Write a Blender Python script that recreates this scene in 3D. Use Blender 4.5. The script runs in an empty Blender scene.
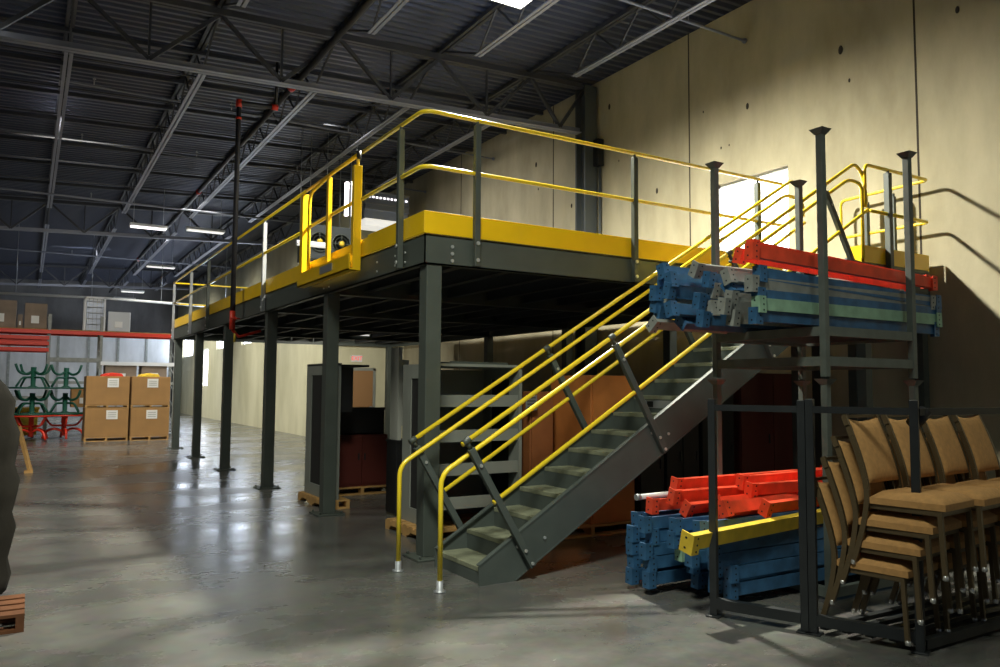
import bpy, bmesh, math, random
from mathutils import Vector, Matrix
random.seed(7)
C = bpy.context.scene.collection
PI = math.pi
S = bpy.context.scene

# ------------------------------------------------------------------ materials
def lin(c):
    return tuple(((v/255)/12.92 if v/255 <= .04045 else ((v/255+.055)/1.055)**2.4) for v in c)
def mat(name, rgb, rough=.5, metal=0., var=0., vscale=6., bump=0., bscale=40., emit=0., spec=.5, alt=None, coat=0.):
    m = bpy.data.materials.new(name); m.use_nodes = True
    nt = m.node_tree; b = nt.nodes['Principled BSDF']
    col = lin(rgb)
    b.inputs['Base Color'].default_value = (*col, 1)
    b.inputs['Roughness'].default_value = rough
    b.inputs['Metallic'].default_value = metal
    b.inputs['Specular IOR Level'].default_value = spec
    if coat: b.inputs['Coat Weight'].default_value = coat
    if emit:
        b.inputs['Emission Color'].default_value = (*col, 1); b.inputs['Emission Strength'].default_value = emit
    if var or bump:
        tc = nt.nodes.new('ShaderNodeTexCoord')
    if var:
        n = nt.nodes.new('ShaderNodeTexNoise'); n.inputs['Scale'].default_value = vscale; n.inputs['Detail'].default_value = 6
        nt.links.new(tc.outputs['Object'], n.inputs['Vector'])
        r = nt.nodes.new('ShaderNodeValToRGB')
        r.color_ramp.elements[0].position = .3; r.color_ramp.elements[1].position = .7
        a = lin(alt) if alt else tuple(c*(1-var) for c in col)
        r.color_ramp.elements[0].color = (*a, 1)
        r.color_ramp.elements[1].color = (*[min(1, c*(1+var*.5)) for c in col], 1)
        nt.links.new(n.outputs['Fac'], r.inputs['Fac']); nt.links.new(r.outputs['Color'], b.inputs['Base Color'])
        m2 = nt.nodes.new('ShaderNodeMapRange'); m2.inputs['To Min'].default_value = rough*.85; m2.inputs['To Max'].default_value = min(1, rough*1.2)
        nt.links.new(n.outputs['Fac'], m2.inputs['Value']); nt.links.new(m2.outputs['Result'], b.inputs['Roughness'])
    if bump:
        n2 = nt.nodes.new('ShaderNodeTexNoise'); n2.inputs['Scale'].default_value = bscale; n2.inputs['Detail'].default_value = 4
        nt.links.new(tc.outputs['Object'], n2.inputs['Vector'])
        bp = nt.nodes.new('ShaderNodeBump'); bp.inputs['Strength'].default_value = bump; bp.inputs['Distance'].default_value = .02
        nt.links.new(n2.outputs['Fac'], bp.inputs['Height']); nt.links.new(bp.outputs['Normal'], b.inputs['Normal'])
    return m

M = {}
M['yellow'] = mat('safety_yellow', (250, 204, 18), .34, var=.06, vscale=3, coat=.2)
M['ytube_lit'] = mat('yellow_tube_lit', (255, 224, 46), .32, coat=.3)  # same yellow paint, brightened to stand in for stronger light on the tubes
M['steel'] = mat('grey_green_steel', (74, 81, 75), .48, var=.12, vscale=4)
M['stair'] = mat('stair_steel', (78, 86, 82), .5, var=.14, vscale=5)
M['tread'] = mat('tread_plate', (134, 138, 114), .62, var=.3, vscale=9, bump=.35, bscale=160)
M['dark'] = mat('black_steel', (38, 42, 44), .45, var=.2, vscale=5)
M['rackgrey'] = mat('rack_grey_green', (96, 104, 98), .5, var=.2, vscale=8)
M['blackpipe'] = mat('black_pipe', (30, 30, 36), .45)
M['bolt'] = mat('zinc_bolt', (215, 218, 215), .3, .6)
M['galv'] = mat('galvanised', (168, 172, 176), .4, .55)
M['deckunder'] = mat('deck_underside', (66, 70, 72), .6, .1)
M['roof'] = mat('roof_deck_metal', (74, 80, 98), .42, .35, var=.12, vscale=.6)
M['joist'] = mat('joist_paint', (60, 62, 68), .5, var=.2, vscale=3)
M['chord'] = mat('grey_primer_chord', (146, 149, 162), .4, .3)
M['girder'] = mat('girder_paint', (136, 140, 152), .45, .2, var=.15, vscale=2)
M['wallcol'] = mat('wall_column_paint', (70, 76, 78), .5)
M['blue'] = mat('rack_blue', (52, 96, 134), .45, var=.35, vscale=9)
M['bgrey'] = mat('rack_grey', (140, 144, 138), .48, var=.25, vscale=9)
M['green'] = mat('rack_pale_green', (140, 178, 150), .5, var=.25, vscale=9)
M['orange'] = mat('rack_orange', (238, 80, 50), .42, var=.2, vscale=9)
M['byellow'] = mat('rack_yellow', (226, 194, 60), .45, var=.2, vscale=9)
M['hole'] = mat('slot_dark', (22, 30, 38), .8)
M['fabric'] = mat('tan_fabric', (192, 146, 88), .85, var=.15, vscale=30, bump=.25, bscale=400)
M['chairframe'] = mat('bronze_chair_frame', (96, 82, 58), .4, .3)
M['glide'] = mat('silver_glide', (225, 225, 220), .25, .7)
M['card'] = mat('cardboard', (160, 122, 74), .85, var=.12, vscale=3)
M['oldcard'] = mat('old_cardboard', (138, 122, 106), .85, var=.2, vscale=3)
M['paper'] = mat('paper_label', (226, 226, 222), .7)
M['wood'] = mat('pallet_wood', (190, 148, 88), .75, var=.3, vscale=6)
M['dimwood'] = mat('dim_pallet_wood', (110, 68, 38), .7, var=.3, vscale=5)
M['orwood'] = mat('orange_brown_panel', (194, 120, 60), .55, var=.25, vscale=2.5)
M['brown'] = mat('brown_laminate', (152, 94, 54), .5, var=.25, vscale=3)
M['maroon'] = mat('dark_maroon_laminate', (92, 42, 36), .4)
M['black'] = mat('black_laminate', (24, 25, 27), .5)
M['shelf'] = mat('grey_shelf_metal', (138, 142, 134), .5, var=.1, vscale=3)
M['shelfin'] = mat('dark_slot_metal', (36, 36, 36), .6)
M['patch'] = mat('patch_dark', (58, 52, 44), .9)
M['pale'] = mat('pale_panel', (176, 178, 168), .6)
M['red'] = mat('red_paint', (214, 56, 34), .45)
M['tgreen'] = mat('table_green', (18, 78, 60), .45)
M['white'] = mat('white_paint', (222, 224, 224), .5)
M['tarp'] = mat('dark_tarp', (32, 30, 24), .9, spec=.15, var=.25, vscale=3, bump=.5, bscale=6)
M['lamp'] = mat('lamp_diffuser', (255, 250, 240), .5, emit=6)
M['lampw'] = mat('lamp_far', (255, 246, 250), .5, emit=2.2)
M['lampd'] = mat('lamp_dim', (246, 244, 236), .5, emit=.75)
M['glass'] = mat('daylight_glass', (236, 242, 255), .3, emit=9)
M['glassnear'] = mat('daylight_glass_near', (250, 250, 255), .3, emit=4)
M['exit'] = mat('exit_red', (235, 90, 80), .5, emit=.8)
M['door'] = mat('brown_door', (150, 112, 72), .55)
M['hvac'] = mat('hvac_sheet', (158, 166, 180), .4, .5)
M['cloth'] = mat('blue_grey_cloth', (50, 58, 66), .8)

def floor_mat():
    m = bpy.data.materials.new('polished_concrete'); m.use_nodes = True
    nt = m.node_tree; b = nt.nodes['Principled BSDF']; N = nt.nodes.new; L = nt.links.new
    tc = N('ShaderNodeTexCoord')
    mp = N('ShaderNodeMapping'); mp.inputs['Scale'].default_value = (.38, .62, 1); mp.inputs['Rotation'].default_value = (0, 0, .54); L(tc.outputs['Object'], mp.inputs['Vector'])
    n = N('ShaderNodeTexNoise'); n.inputs['Scale'].default_value = 1.0; n.inputs['Detail'].default_value = 8; n.inputs['Roughness'].default_value = .62
    L(mp.outputs['Vector'], n.inputs['Vector'])
    r = N('ShaderNodeValToRGB'); r.color_ramp.elements[0].position = .34; r.color_ramp.elements[1].position = .68
    r.color_ramp.elements[0].color = (*lin((70, 71, 66)), 1); r.color_ramp.elements[1].color = (*lin((116, 115, 106)), 1)
    L(n.outputs['Fac'], r.inputs['Fac'])
    n2 = N('ShaderNodeTexNoise'); n2.inputs['Scale'].default_value = 9; n2.inputs['Detail'].default_value = 6
    L(tc.outputs['Object'], n2.inputs['Vector'])
    mx = N('ShaderNodeMix'); mx.data_type = 'RGBA'; mx.blend_type = 'OVERLAY'; mx.inputs[0].default_value = .35
    L(r.outputs['Color'], mx.inputs[6]); L(n2.outputs['Color'], mx.inputs[7])
    bw = N('ShaderNodeHueSaturation'); bw.inputs['Saturation'].default_value = .55; L(mx.outputs[2], bw.inputs['Color'])
    L(bw.outputs['Color'], b.inputs['Base Color'])
    mr = N('ShaderNodeMapRange'); mr.inputs['From Min'].default_value = .3; mr.inputs['From Max'].default_value = .7
    mr.inputs['To Min'].default_value = .15; mr.inputs['To Max'].default_value = .36
    L(n.outputs['Fac'], mr.inputs['Value']); L(mr.outputs['Result'], b.inputs['Roughness'])
    b.inputs['Specular IOR Level'].default_value = .6
    n3 = N('ShaderNodeTexNoise'); n3.inputs['Scale'].default_value = 2.2; n3.inputs['Detail'].default_value = 3
    L(tc.outputs['Object'], n3.inputs['Vector'])
    bp = N('ShaderNodeBump'); bp.inputs['Strength'].default_value = .12; bp.inputs['Distance'].default_value = .02
    L(n3.outputs['Fac'], bp.inputs['Height']); L(bp.outputs['Normal'], b.inputs['Normal'])
    return m
M['floor'] = floor_mat()

def wall_mat(name, c1, c2):
    m = bpy.data.materials.new(name); m.use_nodes = True
    nt = m.node_tree; b = nt.nodes['Principled BSDF']; N = nt.nodes.new; L = nt.links.new
    tc = N('ShaderNodeTexCoord')
    mp = N('ShaderNodeMapping'); mp.inputs['Scale'].default_value = (1, .9, .35); L(tc.outputs['Object'], mp.inputs['Vector'])
    n = N('ShaderNodeTexNoise'); n.inputs['Scale'].default_value = .9; n.inputs['Detail'].default_value = 9; n.inputs['Roughness'].default_value = .6
    L(mp.outputs['Vector'], n.inputs['Vector'])
    r = N('ShaderNodeValToRGB'); r.color_ramp.elements[0].position = .36; r.color_ramp.elements[1].position = .6
    r.color_ramp.elements[0].color = (*lin(c1), 1); r.color_ramp.elements[1].color = (*lin(c2), 1)
    L(n.outputs['Fac'], r.inputs['Fac']); L(r.outputs['Color'], b.inputs['Base Color'])
    b.inputs['Roughness'].default_value = .85
    n2 = N('ShaderNodeTexNoise'); n2.inputs['Scale'].default_value = 14; n2.inputs['Detail'].default_value = 5
    L(tc.outputs['Object'], n2.inputs['Vector'])
    bp = N('ShaderNodeBump'); bp.inputs['Strength'].default_value = .2; bp.inputs['Distance'].default_value = .01
    L(n2.outputs['Fac'], bp.inputs['Height']); L(bp.outputs['Normal'], b.inputs['Normal'])
    return m
M['wall'] = wall_mat('tilt_up_concrete', (158, 150, 124), (186, 178, 150))
M['wall2'] = wall_mat('cream_wall', (196, 192, 160), (214, 210, 180))
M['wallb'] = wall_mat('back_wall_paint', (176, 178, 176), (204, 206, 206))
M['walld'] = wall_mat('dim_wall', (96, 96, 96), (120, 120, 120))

# ------------------------------------------------------------------ geometry helpers
class B:
    def __init__(s): s.bm = bmesh.new(); s.mi = 0
    def _f(s, vs, mi=None):
        try: f = s.bm.faces.new(vs); f.material_index = s.mi if mi is None else mi; return f
        except ValueError: return None
    def box(s, x0, y0, z0, x1, y1, z1, T=None, mi=None):
        x0, x1 = min(x0, x1), max(x0, x1); y0, y1 = min(y0, y1), max(y0, y1); z0, z1 = min(z0, z1), max(z0, z1)
        P = [Vector(p) for p in ((x0,y0,z0),(x1,y0,z0),(x1,y1,z0),(x0,y1,z0),(x0,y0,z1),(x1,y0,z1),(x1,y1,z1),(x0,y1,z1))]
        if T: P = [T @ p for p in P]
        v = [s.bm.verts.new(p) for p in P]
        for q in ((0,3,2,1),(4,5,6,7),(0,1,5,4),(1,2,6,5),(2,3,7,6),(3,0,4,7)): s._f([v[i] for i in q], mi)
        return s
    def bar(s, a, b, w, h, up=(0,0,1), mi=None):
        """rectangular bar from a to b; w across, h along the up side"""
        a, b = Vector(a), Vector(b); d = (b-a).normalized(); up = Vector(up)
        if abs(d.dot(up)) > .99: up = Vector((0,1,0)) if abs(d.y) < .9 else Vector((1,0,0))
        sd = d.cross(up).normalized(); u = sd.cross(d).normalized()
        v = []
        for p in (a, b):
            for (i, j) in ((-1,-1),(1,-1),(1,1),(-1,1)): v.append(s.bm.verts.new(p + sd*i*w/2 + u*j*h/2))
        for q in ((3,2,1,0),(4,5,6,7),(0,1,5,4),(1,2,6,5),(2,3,7,6),(3,0,4,7)): s._f([v[i] for i in q], mi)
        return s
    def tube(s, pts, r, n=10, bend=0., closed=False, mi=None):
        pts = [Vector(p) for p in pts]
        if bend:
            out = []; m = len(pts)
            for i, p in enumerate(pts):
                if not closed and i in (0, m-1): out.append(p); continue
                a, c = pts[i-1], pts[(i+1) % m]
                d1, d2 = a-p, c-p; rr = min(bend, d1.length*.48, d2.length*.48)
                p1, p2 = p+d1.normalized()*rr, p+d2.normalized()*rr
                for k in range(7):
                    t = k/6; out.append(p1*(1-t)**2 + p*2*t*(1-t) + p2*t*t)
            pts = out
        m = len(pts); rings = []
        t0 = (pts[1]-pts[0]).normalized()
        nrm = t0.orthogonal().normalized()
        for i in range(m):
            if closed: t = (pts[(i+1) % m]-pts[i-1]).normalized()
            elif i == 0: t = t0
            elif i == m-1: t = (pts[-1]-pts[-2]).normalized()
            else: t = ((pts[i+1]-pts[i]).normalized()+(pts[i]-pts[i-1]).normalized()).normalized()
            nrm = (nrm - t*nrm.dot(t)).normalized(); bi = t.cross(nrm)
            rad = r if not isinstance(r, (list, tuple)) else r[i]
            rings.append([s.bm.verts.new(pts[i]+(nrm*math.cos(2*PI*k/n)+bi*math.sin(2*PI*k/n))*rad) for k in range(n)])
        rng = range(m if closed else m-1)
        for i in rng:
            A, D = rings[i], rings[(i+1) % m]
            for k in range(n):
                f = s._f([A[k], A[(k+1) % n], D[(k+1) % n], D[k]], mi)
                if f: f.smooth = True
        if not closed:
            s._f(rings[0][::-1], mi); s._f(rings[-1], mi)
        return s
    def lathe(s, prof, o=(0,0,0), n=24, mi=None, smooth=True):
        """prof: (r,z) list from bottom to top"""
        o = Vector(o); rings = []
        for (r, z) in prof:
            rings.append([s.bm.verts.new(o+Vector((math.cos(2*PI*k/n)*r, math.sin(2*PI*k/n)*r, z))) for k in range(n)])
        for i in range(len(rings)-1):
            for k in range(n):
                f = s._f([rings[i][k], rings[i][(k+1) % n], rings[i+1][(k+1) % n], rings[i+1][k]], mi)
                if f: f.smooth = smooth
        s._f(rings[0][::-1], mi); s._f(rings[-1], mi)
        return s
    def prism(s, poly, axis, a, b, mi=None):
        """extrude a 2D polygon: axis 'y' -> poly in (x,z); 'x' -> (y,z); 'z' -> (x,y)"""
        def P(p, t): return {'y': (p[0], t, p[1]), 'x': (t, p[0], p[1]), 'z': (p[0], p[1], t)}[axis]
        v0 = [s.bm.verts.new(P(p, a)) for p in poly]; v1 = [s.bm.verts.new(P(p, b)) for p in poly]
        n = len(poly); s._f(v0, mi); s._f(v1[::-1], mi)
        for i in range(n): s._f([v0[i], v1[i], v1[(i+1) % n], v0[(i+1) % n]], mi)
        return s
    def disc(s, c, nrm, r, th=.008, n=12, mi=None):
        c = Vector(c); nrm = Vector(nrm).normalized()
        return s.tube([c, c+nrm*th], r, n, mi=mi)
    def build(s, name, m, parent=None, bevel=0.):
        bmesh.ops.recalc_face_normals(s.bm, faces=s.bm.faces)
        me = bpy.data.meshes.new(name); s.bm.to_mesh(me); s.bm.free()
        for x in (m if isinstance(m, (list, tuple)) else [m]): me.materials.append(M[x])
        o = bpy.data.objects.new(name, me); C.objects.link(o)
        if parent: o.parent = parent
        if bevel:
            md = o.modifiers.new('bevel', 'BEVEL'); md.width = bevel; md.segments = 2; md.limit_method = 'ANGLE'
        return o

def tag(o, label, cat, group=None, kind='thing'):
    o['label'] = label; o['category'] = cat; o['kind'] = kind
    if group: o['group'] = group
    return o
def thing(name, label, cat, loc=(0,0,0), rz=0., group=None, rot=None):
    o = bpy.data.objects.new(name, None); C.objects.link(o); o.empty_display_size = .2
    o.location = loc; o.rotation_euler = rot or (0, 0, rz)
    return tag(o, label, cat, group)
def struct(o): o['kind'] = 'structure'; return o
def kids(o): return [c for c in bpy.data.objects if c.parent == o]
TREE = {}
def copy_tree(o, parent=None):
    c = o.copy(); C.objects.link(c)
    if parent: c.parent = parent
    if o.name not in TREE: TREE[o.name] = kids(o)
    for ch in TREE[o.name]: copy_tree(ch, c)
    return c
def dup(proto, loc, rot, label, group=None):
    c = copy_tree(proto); c.location = loc; c.rotation_euler = rot; c['label'] = label
    if group: c['group'] = group
    return c

# ------------------------------------------------------------------ camera
yaw, pitch, roll = math.radians(31.0773), math.radians(3.97656), math.radians(.40147)
cy, sy, cp, sp = math.cos(yaw), math.sin(yaw), math.cos(pitch), math.sin(pitch)
fwd = Vector((sy*cp, cy*cp, sp)); rt = Vector((cy, -sy, 0)); up = rt.cross(fwd)
r2 = rt*math.cos(roll)+up*math.sin(roll); u2 = up*math.cos(roll)-rt*math.sin(roll)
cam = bpy.data.cameras.new('camera'); co = bpy.data.objects.new('camera', cam); C.objects.link(co)
mm = Matrix((r2, u2, -fwd)).transposed().to_4x4(); mm.translation = Vector((0, 0, 1.63)); co.matrix_world = mm
cam.sensor_width = 36; cam.lens = 782.27/1000*36; cam.clip_end = 200
S.camera = co

# ------------------------------------------------------------------ shell
WX = 10.0          # concrete wall face
JX, JY = 7.88, 22.4  # the inner wall beyond the mezzanine
YB = 52.0
def roofz(x): return 7.64+.042*x
b = B(); b.box(-16, -9, -.2, WX+.4, YB+.4, 0); struct(b.build('floor', 'floor'))
# corrugated roof deck, ribs run across (x)
b = B(); pitch_r = .2; y = -9.0; prof = []
while y < YB+.3:
    prof += [(y, 0), (y+.07, 0), (y+.10, .075), (y+.17, .075)]; y += pitch_r
x0, x1 = -16, WX+.3
va = [b.bm.verts.new((x0, p[0], roofz(x0)+p[1])) for p in prof]; vb = [b.bm.verts.new((x1, p[0], roofz(x1)+p[1])) for p in prof]
for i in range(len(prof)-1): b._f([va[i], va[i+1], vb[i+1], vb[i]])
b.box(-16, -9, 8.4, WX+.3, YB+.3, 8.5)
struct(b.build('ceiling', 'roof'))

def wall_holes(b, X0, X1, ya, yb, z0, z1, holes):
    ys = sorted(set([ya, yb]+[h[0] for h in holes]+[h[1] for h in holes]))
    for i in range(len(ys)-1):
        a, c = ys[i], ys[i+1]; cur = z0
        hs = sorted([h for h in holes if h[0] <= a and h[1] >= c], key=lambda h: h[2])
        for h in hs:
            if h[2] > cur: b.box(X0, a, cur, X1, c, h[2])
            cur = h[3]
        if cur < z1: b.box(X0, a, cur, X1, c, z1)
WIN = (7.95, 9.45, 3.62, 5.13)
b = B(); wall_holes(b, WX, WX+.25, -9, YB+.2, 0, 8.05, [WIN])
w = struct(b.build('wall_right', 'wall'))
b = B()
for y in (-2.45, 1.72, 5.87, 10.05, 14.3, 18.71):
    b.box(WX-.005, y-.013, 0, WX+.004, y+.013, 8.06)
j = b.build('joint_strip', 'patch', w)
b = B()
for (y, z, r) in ((8.72, 6.3, .09), (9.7, 6.5, .035), (10.9, 5.35, .09), (9.3, 5.75, .04), (9.12, 5.75, .03), (6.98, 6.6, .11), (6.85, 6.1, .05), (5.3, 6.5, .08),
                  (15.0, 6.85, .1), (14.9, 6.25, .05), (12.3, 7.4, .1), (13.6, 5.6, .08), (12.0, 6.2, .04), (17.5, 5.4, .08)):
    r *= .62; b.lathe([(.001, 0), (r, .002), (r*.8, .008), (.001, .01)], n=14)
    for v in b.bm.verts[-56:] if False else list(b.bm.verts)[-56:]:
        x_, y_, z_ = v.co; v.co = Vector((WX-.004-z_, y+x_*.55, z+y_))
b.build('anchor_patch', 'patch', w)
# outlet box on the wall
t = thing('outlet_box', 'small dark electrical box on the concrete wall beside the raised landing', 'outlet box', (WX, 4.16, 2.30))
b = B(); b.box(-.05, -.05, -.08, 0, .05, .08); b.build('cover', 'dark', t, .006)
b = B(); b.box(-.056, -.03, -.05, -.05, .03, .05); b.build('faceplate', 'bgrey', t)

# inner wall beyond the mezzanine with daylight windows
HW = [(27.0, 28.6, 3.4, 5.0), (33.0, 34.8, 3.4, 5.0), (38.4, 40.0, 3.4, 5.0), (42.0, 43.6, 1.6, 3.55), (46.4, 49.8, 3.3, 4.7)]
b = B(); wall_holes(b, JX, JX+.25, JY, YB+.2, 0, 6.85, HW)
b.box(JX+.25, JY, 0, WX+.05, JY+.25, 6.85)
struct(b.build('wall_inner', 'wall2'))
def window(name, X, h, gm, bars=1):
    ya, yb, z0, z1 = h
    b = B(); f = .05
    b.box(X+.08, ya, z0, X+.16, ya+f, z1); b.box(X+.08, yb-f, z0, X+.16, yb, z1)
    b.box(X+.08, ya, z0, X+.16, yb, z0+f); b.box(X+.08, ya, z1-f, X+.16, yb, z1)
    for k in range(bars):
        yy = ya+(yb-ya)*(k+1)/(bars+1); b.box(X+.09, yy-.02, z0, X+.15, yy+.02, z1)
    w_ = struct(b.build(name, 'white'))
    b = B(); b.box(X+.115, ya+f, z0+f, X+.125, yb-f, z1-f); b.build('pane', gm, w_)
window('window_1', WX, WIN, 'glassnear', 1)
for i, h in enumerate(HW): window('window_%d' % (i+2), JX, h, 'glass', 1 if h[1]-h[0] < 3 else 2)
# door with an exit sign on the short return wall
b = B(); b.box(8.18, JY-.07, 0, 8.26, JY, 2.2); b.box(8.98, JY-.07, 0, 9.06, JY, 2.2); b.box(8.18, JY-.07, 2.12, 9.06, JY, 2.2)
d = struct(b.build('door_1', 'shelf'))
b = B(); b.box(8.26, JY-.045, .01, 8.98, JY-.005, 2.12); b.build('door_leaf', 'door', d)
b = B(); b.box(8.88, JY-.10, 1.0, 8.94, JY-.045, 1.05); b.build('handle', 'galv', d)
t = thing('exit_sign', 'small lit red EXIT sign mounted above the brown door on the cream wall', 'exit sign', (8.45, JY-.03, 2.48))
b = B(); b.box(-.17, -.03, -.1, .17, .03, .1); b.build('housing', 'white', t)
def text(body, size, loc, rot, m, name, parent, ext=.003):
    cu = bpy.data.curves.new(name, 'FONT'); cu.body = body; cu.size = size; cu.extrude = ext; cu.align_x = 'CENTER'; cu.align_y = 'CENTER'
    cu.materials.append(M[m]); o = bpy.data.objects.new(name, cu); C.objects.link(o); me = bpy.data.meshes.new_from_object(o); bpy.data.objects.remove(o)
    o = bpy.data.objects.new(name, me); C.objects.link(o); o.location = loc; o.rotation_euler = rot; o.parent = parent
    return o
text('EXIT', .17, (0, -.036, 0), (PI/2, 0, 0), 'exit', 'lettering', t)
# other walls
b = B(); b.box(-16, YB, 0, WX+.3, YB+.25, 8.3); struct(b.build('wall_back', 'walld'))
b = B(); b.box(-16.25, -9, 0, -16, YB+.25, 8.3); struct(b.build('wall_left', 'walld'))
# pale partition low across the back
t = thing('partition_wall', 'pale panelled partition with grey seams far behind the red storage rack', 'partition', (0, YB-2.2, 0))
b = B(); b.box(-6, 0, 0, 7.3, .15, 4.7)
b.build('panel', 'wallb', t)
for i, x in enumerate((-3.9, -.9, 1.4, 2.9, 4.4, 5.9)):
    b = B(); b.box(x-.06, -.04, 0, x+.06, .0, 4.7); b.build('cover_strip', 'bgrey', t)

# structural column at the wall and girders / joists of the roof
GY = (12.8, 28.8, 44.8)
t = thing('wall_column', 'tall dark steel roof column standing against the concrete wall behind the mezzanine', 'column', (9.76, 12.78, 0))
b = B()
b.box(-.15, -.17, 0, .15, -.13, 7.9); b.box(-.15, .13, 0, .15, .17, 7.9); b.box(-.02, -.13, 0, .02, .13, 7.9); b.box(-.18, -.2, 0, .2, .2, .025)
b.build('shaft', 'wallcol', t)
b = B(); b.box(.05, -.34, 6.2, .2, -.18, 6.75); b.build('disconnect_box', 'black', t)
b = B(); b.tube([(.16, -.26, 6.2), (.16, -.26, 3.2)], .03, 8); b.build('conduit', 'wallcol', t)
def zig(b, p0, p1, zt, zb, n, r, up_axis, start_top=True):
    """zig-zag web rods between the chords, along p0->p1"""
    p0, p1 = Vector(p0), Vector(p1)
    for i in range(n):
        a = p0.lerp(p1, i/n); c = p0.lerp(p1, (i+1)/n)
        za, zc = (zt, zb) if (i % 2 == 0) == start_top else (zb, zt)
        b.bar((a.x, a.y, za), (c.x, c.y, zc), r, r)
joist_xs = [8.4, 6.35, 4.42, 2.42, .36, -1.66, -3.68, -5.7, -7.72, -9.74, -11.76]
ordn = ['first', 'second', 'third', 'fourth', 'fifth', 'sixth', 'seventh', 'eighth', 'ninth', 'tenth', 'eleventh']
def make_joist(L, label, loc, group):
    t = thing('roof_joist', label, 'roof joist', loc, 0, group)
    D = .62
    b = B(); b.box(-.07, .05, -.075, -.012, L-.05, -.0); b.box(.012, .05, -.075, .07, L-.05, -.0); b.build('top_chord', 'joist', t)
    b = B(); b.box(-.065, 1.45, -D-.012, -.010, L-1.45, -D+.0); b.box(.010, 1.45, -D-.012, .065, L-1.45, -D)
    b.box(-.018, 1.45, -D, -.010, L-1.45, -D+.05); b.box(.010, 1.45, -D, .018, L-1.45, -D+.05)
    b.build('bottom_chord', 'chord', t)
    b = B(); n = max(4, int(round((L-3.0)/.6))//2*2)
    zig(b, (0, 1.5, 0), (0, L-1.5, 0), -.05, -D+.02, n, .028, None, False)
    b.bar((0, .15, -.06), (0, 1.5, -D+.02), .032, .032); b.bar((0, L-.15, -.06), (0, L-1.5, -D+.02), .032, .032)
    b.build('web', 'joist', t)
    return t
bays = [(-3.2, 12.8, 'bay over the stairs'), (12.8, 28.8, 'bay behind the first girder'), (28.8, 44.8, 'bay behind the second girder'), (44.8, 52.0, 'last bay by the back wall')]
for bi, (ya, yb, bn) in enumerate(bays):
    proto = None
    for i, x in enumerate(joist_xs):
        lb = 'open-web roof joist, %s from the concrete wall, %s' % (ordn[i], bn)
        g = 'roof joists in the '+bn
        if proto is None: proto = make_joist(yb-ya, lb, (x, ya, roofz(x)-.003), g)
        else: dup(proto, (x, ya, roofz(x)-.003), (0, 0, 0), lb, g)
# ledger joist along the wall
def make_girder(Y, label, xe):
    t = thing('roof_girder', label, 'roof girder', (0, Y, 0), 0, 'roof girders crossing the warehouse')
    xa = -15.8
    b = B()
    for s in (-1, 1):
        b.bar((xa, s*.05, roofz(xa)-.13), (xe, s*.05, roofz(xe)-.13), .075, .1)
    b.build('top_chord', 'joist', t)
    b = B()
    for s in (-1, 1):
        b.bar((xa, s*.055, roofz(xa)-1.13), (xe, s*.055, roofz(xe)-1.13), .085, .012)
        b.bar((xa, s*.02, roofz(xa)-1.08), (xe, s*.02, roofz(xe)-1.08), .012, .11)
    b.build('bottom_chord', 'girder', t)
    js = [x for x in joist_xs if x < xe]
    b = B()
    for i in range(len(js)-1):
        m_ = (js[i]+js[i+1])/2
        b.bar((js[i], 0, roofz(js[i])-.15), (m_, 0, roofz(m_)-1.08), .06, .06)
        b.bar((js[i+1], 0, roofz(js[i+1])-.15), (m_, 0, roofz(m_)-1.08), .06, .06)
        b.bar((m_, 0, roofz(m_)-.15), (m_, 0, roofz(m_)-1.08), .035, .035)
    if xe > 9: b.bar((8.4, 0, roofz(8.4)-.15), (9.1, 0, roofz(9)-1.06), .06, .06); b.bar((9.1, 0, roofz(9)-1.06), (9.7, 0, roofz(9)-.2), .06, .06)
    b.build('web', 'joist', t)
make_girder(12.8, 'steel truss girder framing into the dark column on the concrete wall', 9.6)
make_girder(28.8, 'dark steel truss girder crossing the roof beyond the far end of the mezzanine', 7.7)
make_girder(44.8, 'distant dark steel truss girder crossing the roof above the red storage rack', 7.7)
# pipes across the roof
def pipe_run(Y, z, r, label, xa=-12, xe=WX-.02, m='girder'):
    t = thing('sprinkler_pipe', label, 'pipe', (0, Y, 0), 0, 'sprinkler pipes under the roof')
    b = B(); b.tube([(xa, 0, z), (xe, 0, z)], r, 8); b.build('pipe', m, t)
    b = B(); b.lathe([(.02, -.06), (r*2, -.06), (r*2, 0), (.02, 0)], n=12)
    for v in b.bm.verts: v.co = Vector((xe-.02-v.co.z*.5-.03, v.co.x, z+v.co.y))
    b.build('wall_flange', m, t)
    b = B()
    for k in range(6):
        x = xe-1.3-2.6*k
        b.tube([(x, 0, z), (x, 0, z+.18)], .012, 6); b.disc((x, 0, z+.14), (0, 0, 1), .03)
    b.build('sprinkler_head', 'galv', t)
pipe_run(8.72, 7.4, .022, 'thin sprinkler pipe ending in the concrete wall high above the stairs')
pipe_run(16.9, 7.46, .022, 'thin sprinkler pipe behind the first girder, ending at the wall above the mezzanine')
pipe_run(20.9, 7.46, .022, 'thin sprinkler pipe over the far end of the mezzanine', xe=WX-.02)
pipe_run(25.2, 7.0, .03, 'thicker pipe crossing under the joists just beyond the mezzanine', xe=JX-.02)
pipe_run(36.5, 7.0, .03, 'far sprinkler pipe crossing under the joists halfway to the back wall', xe=JX-.02)

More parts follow.
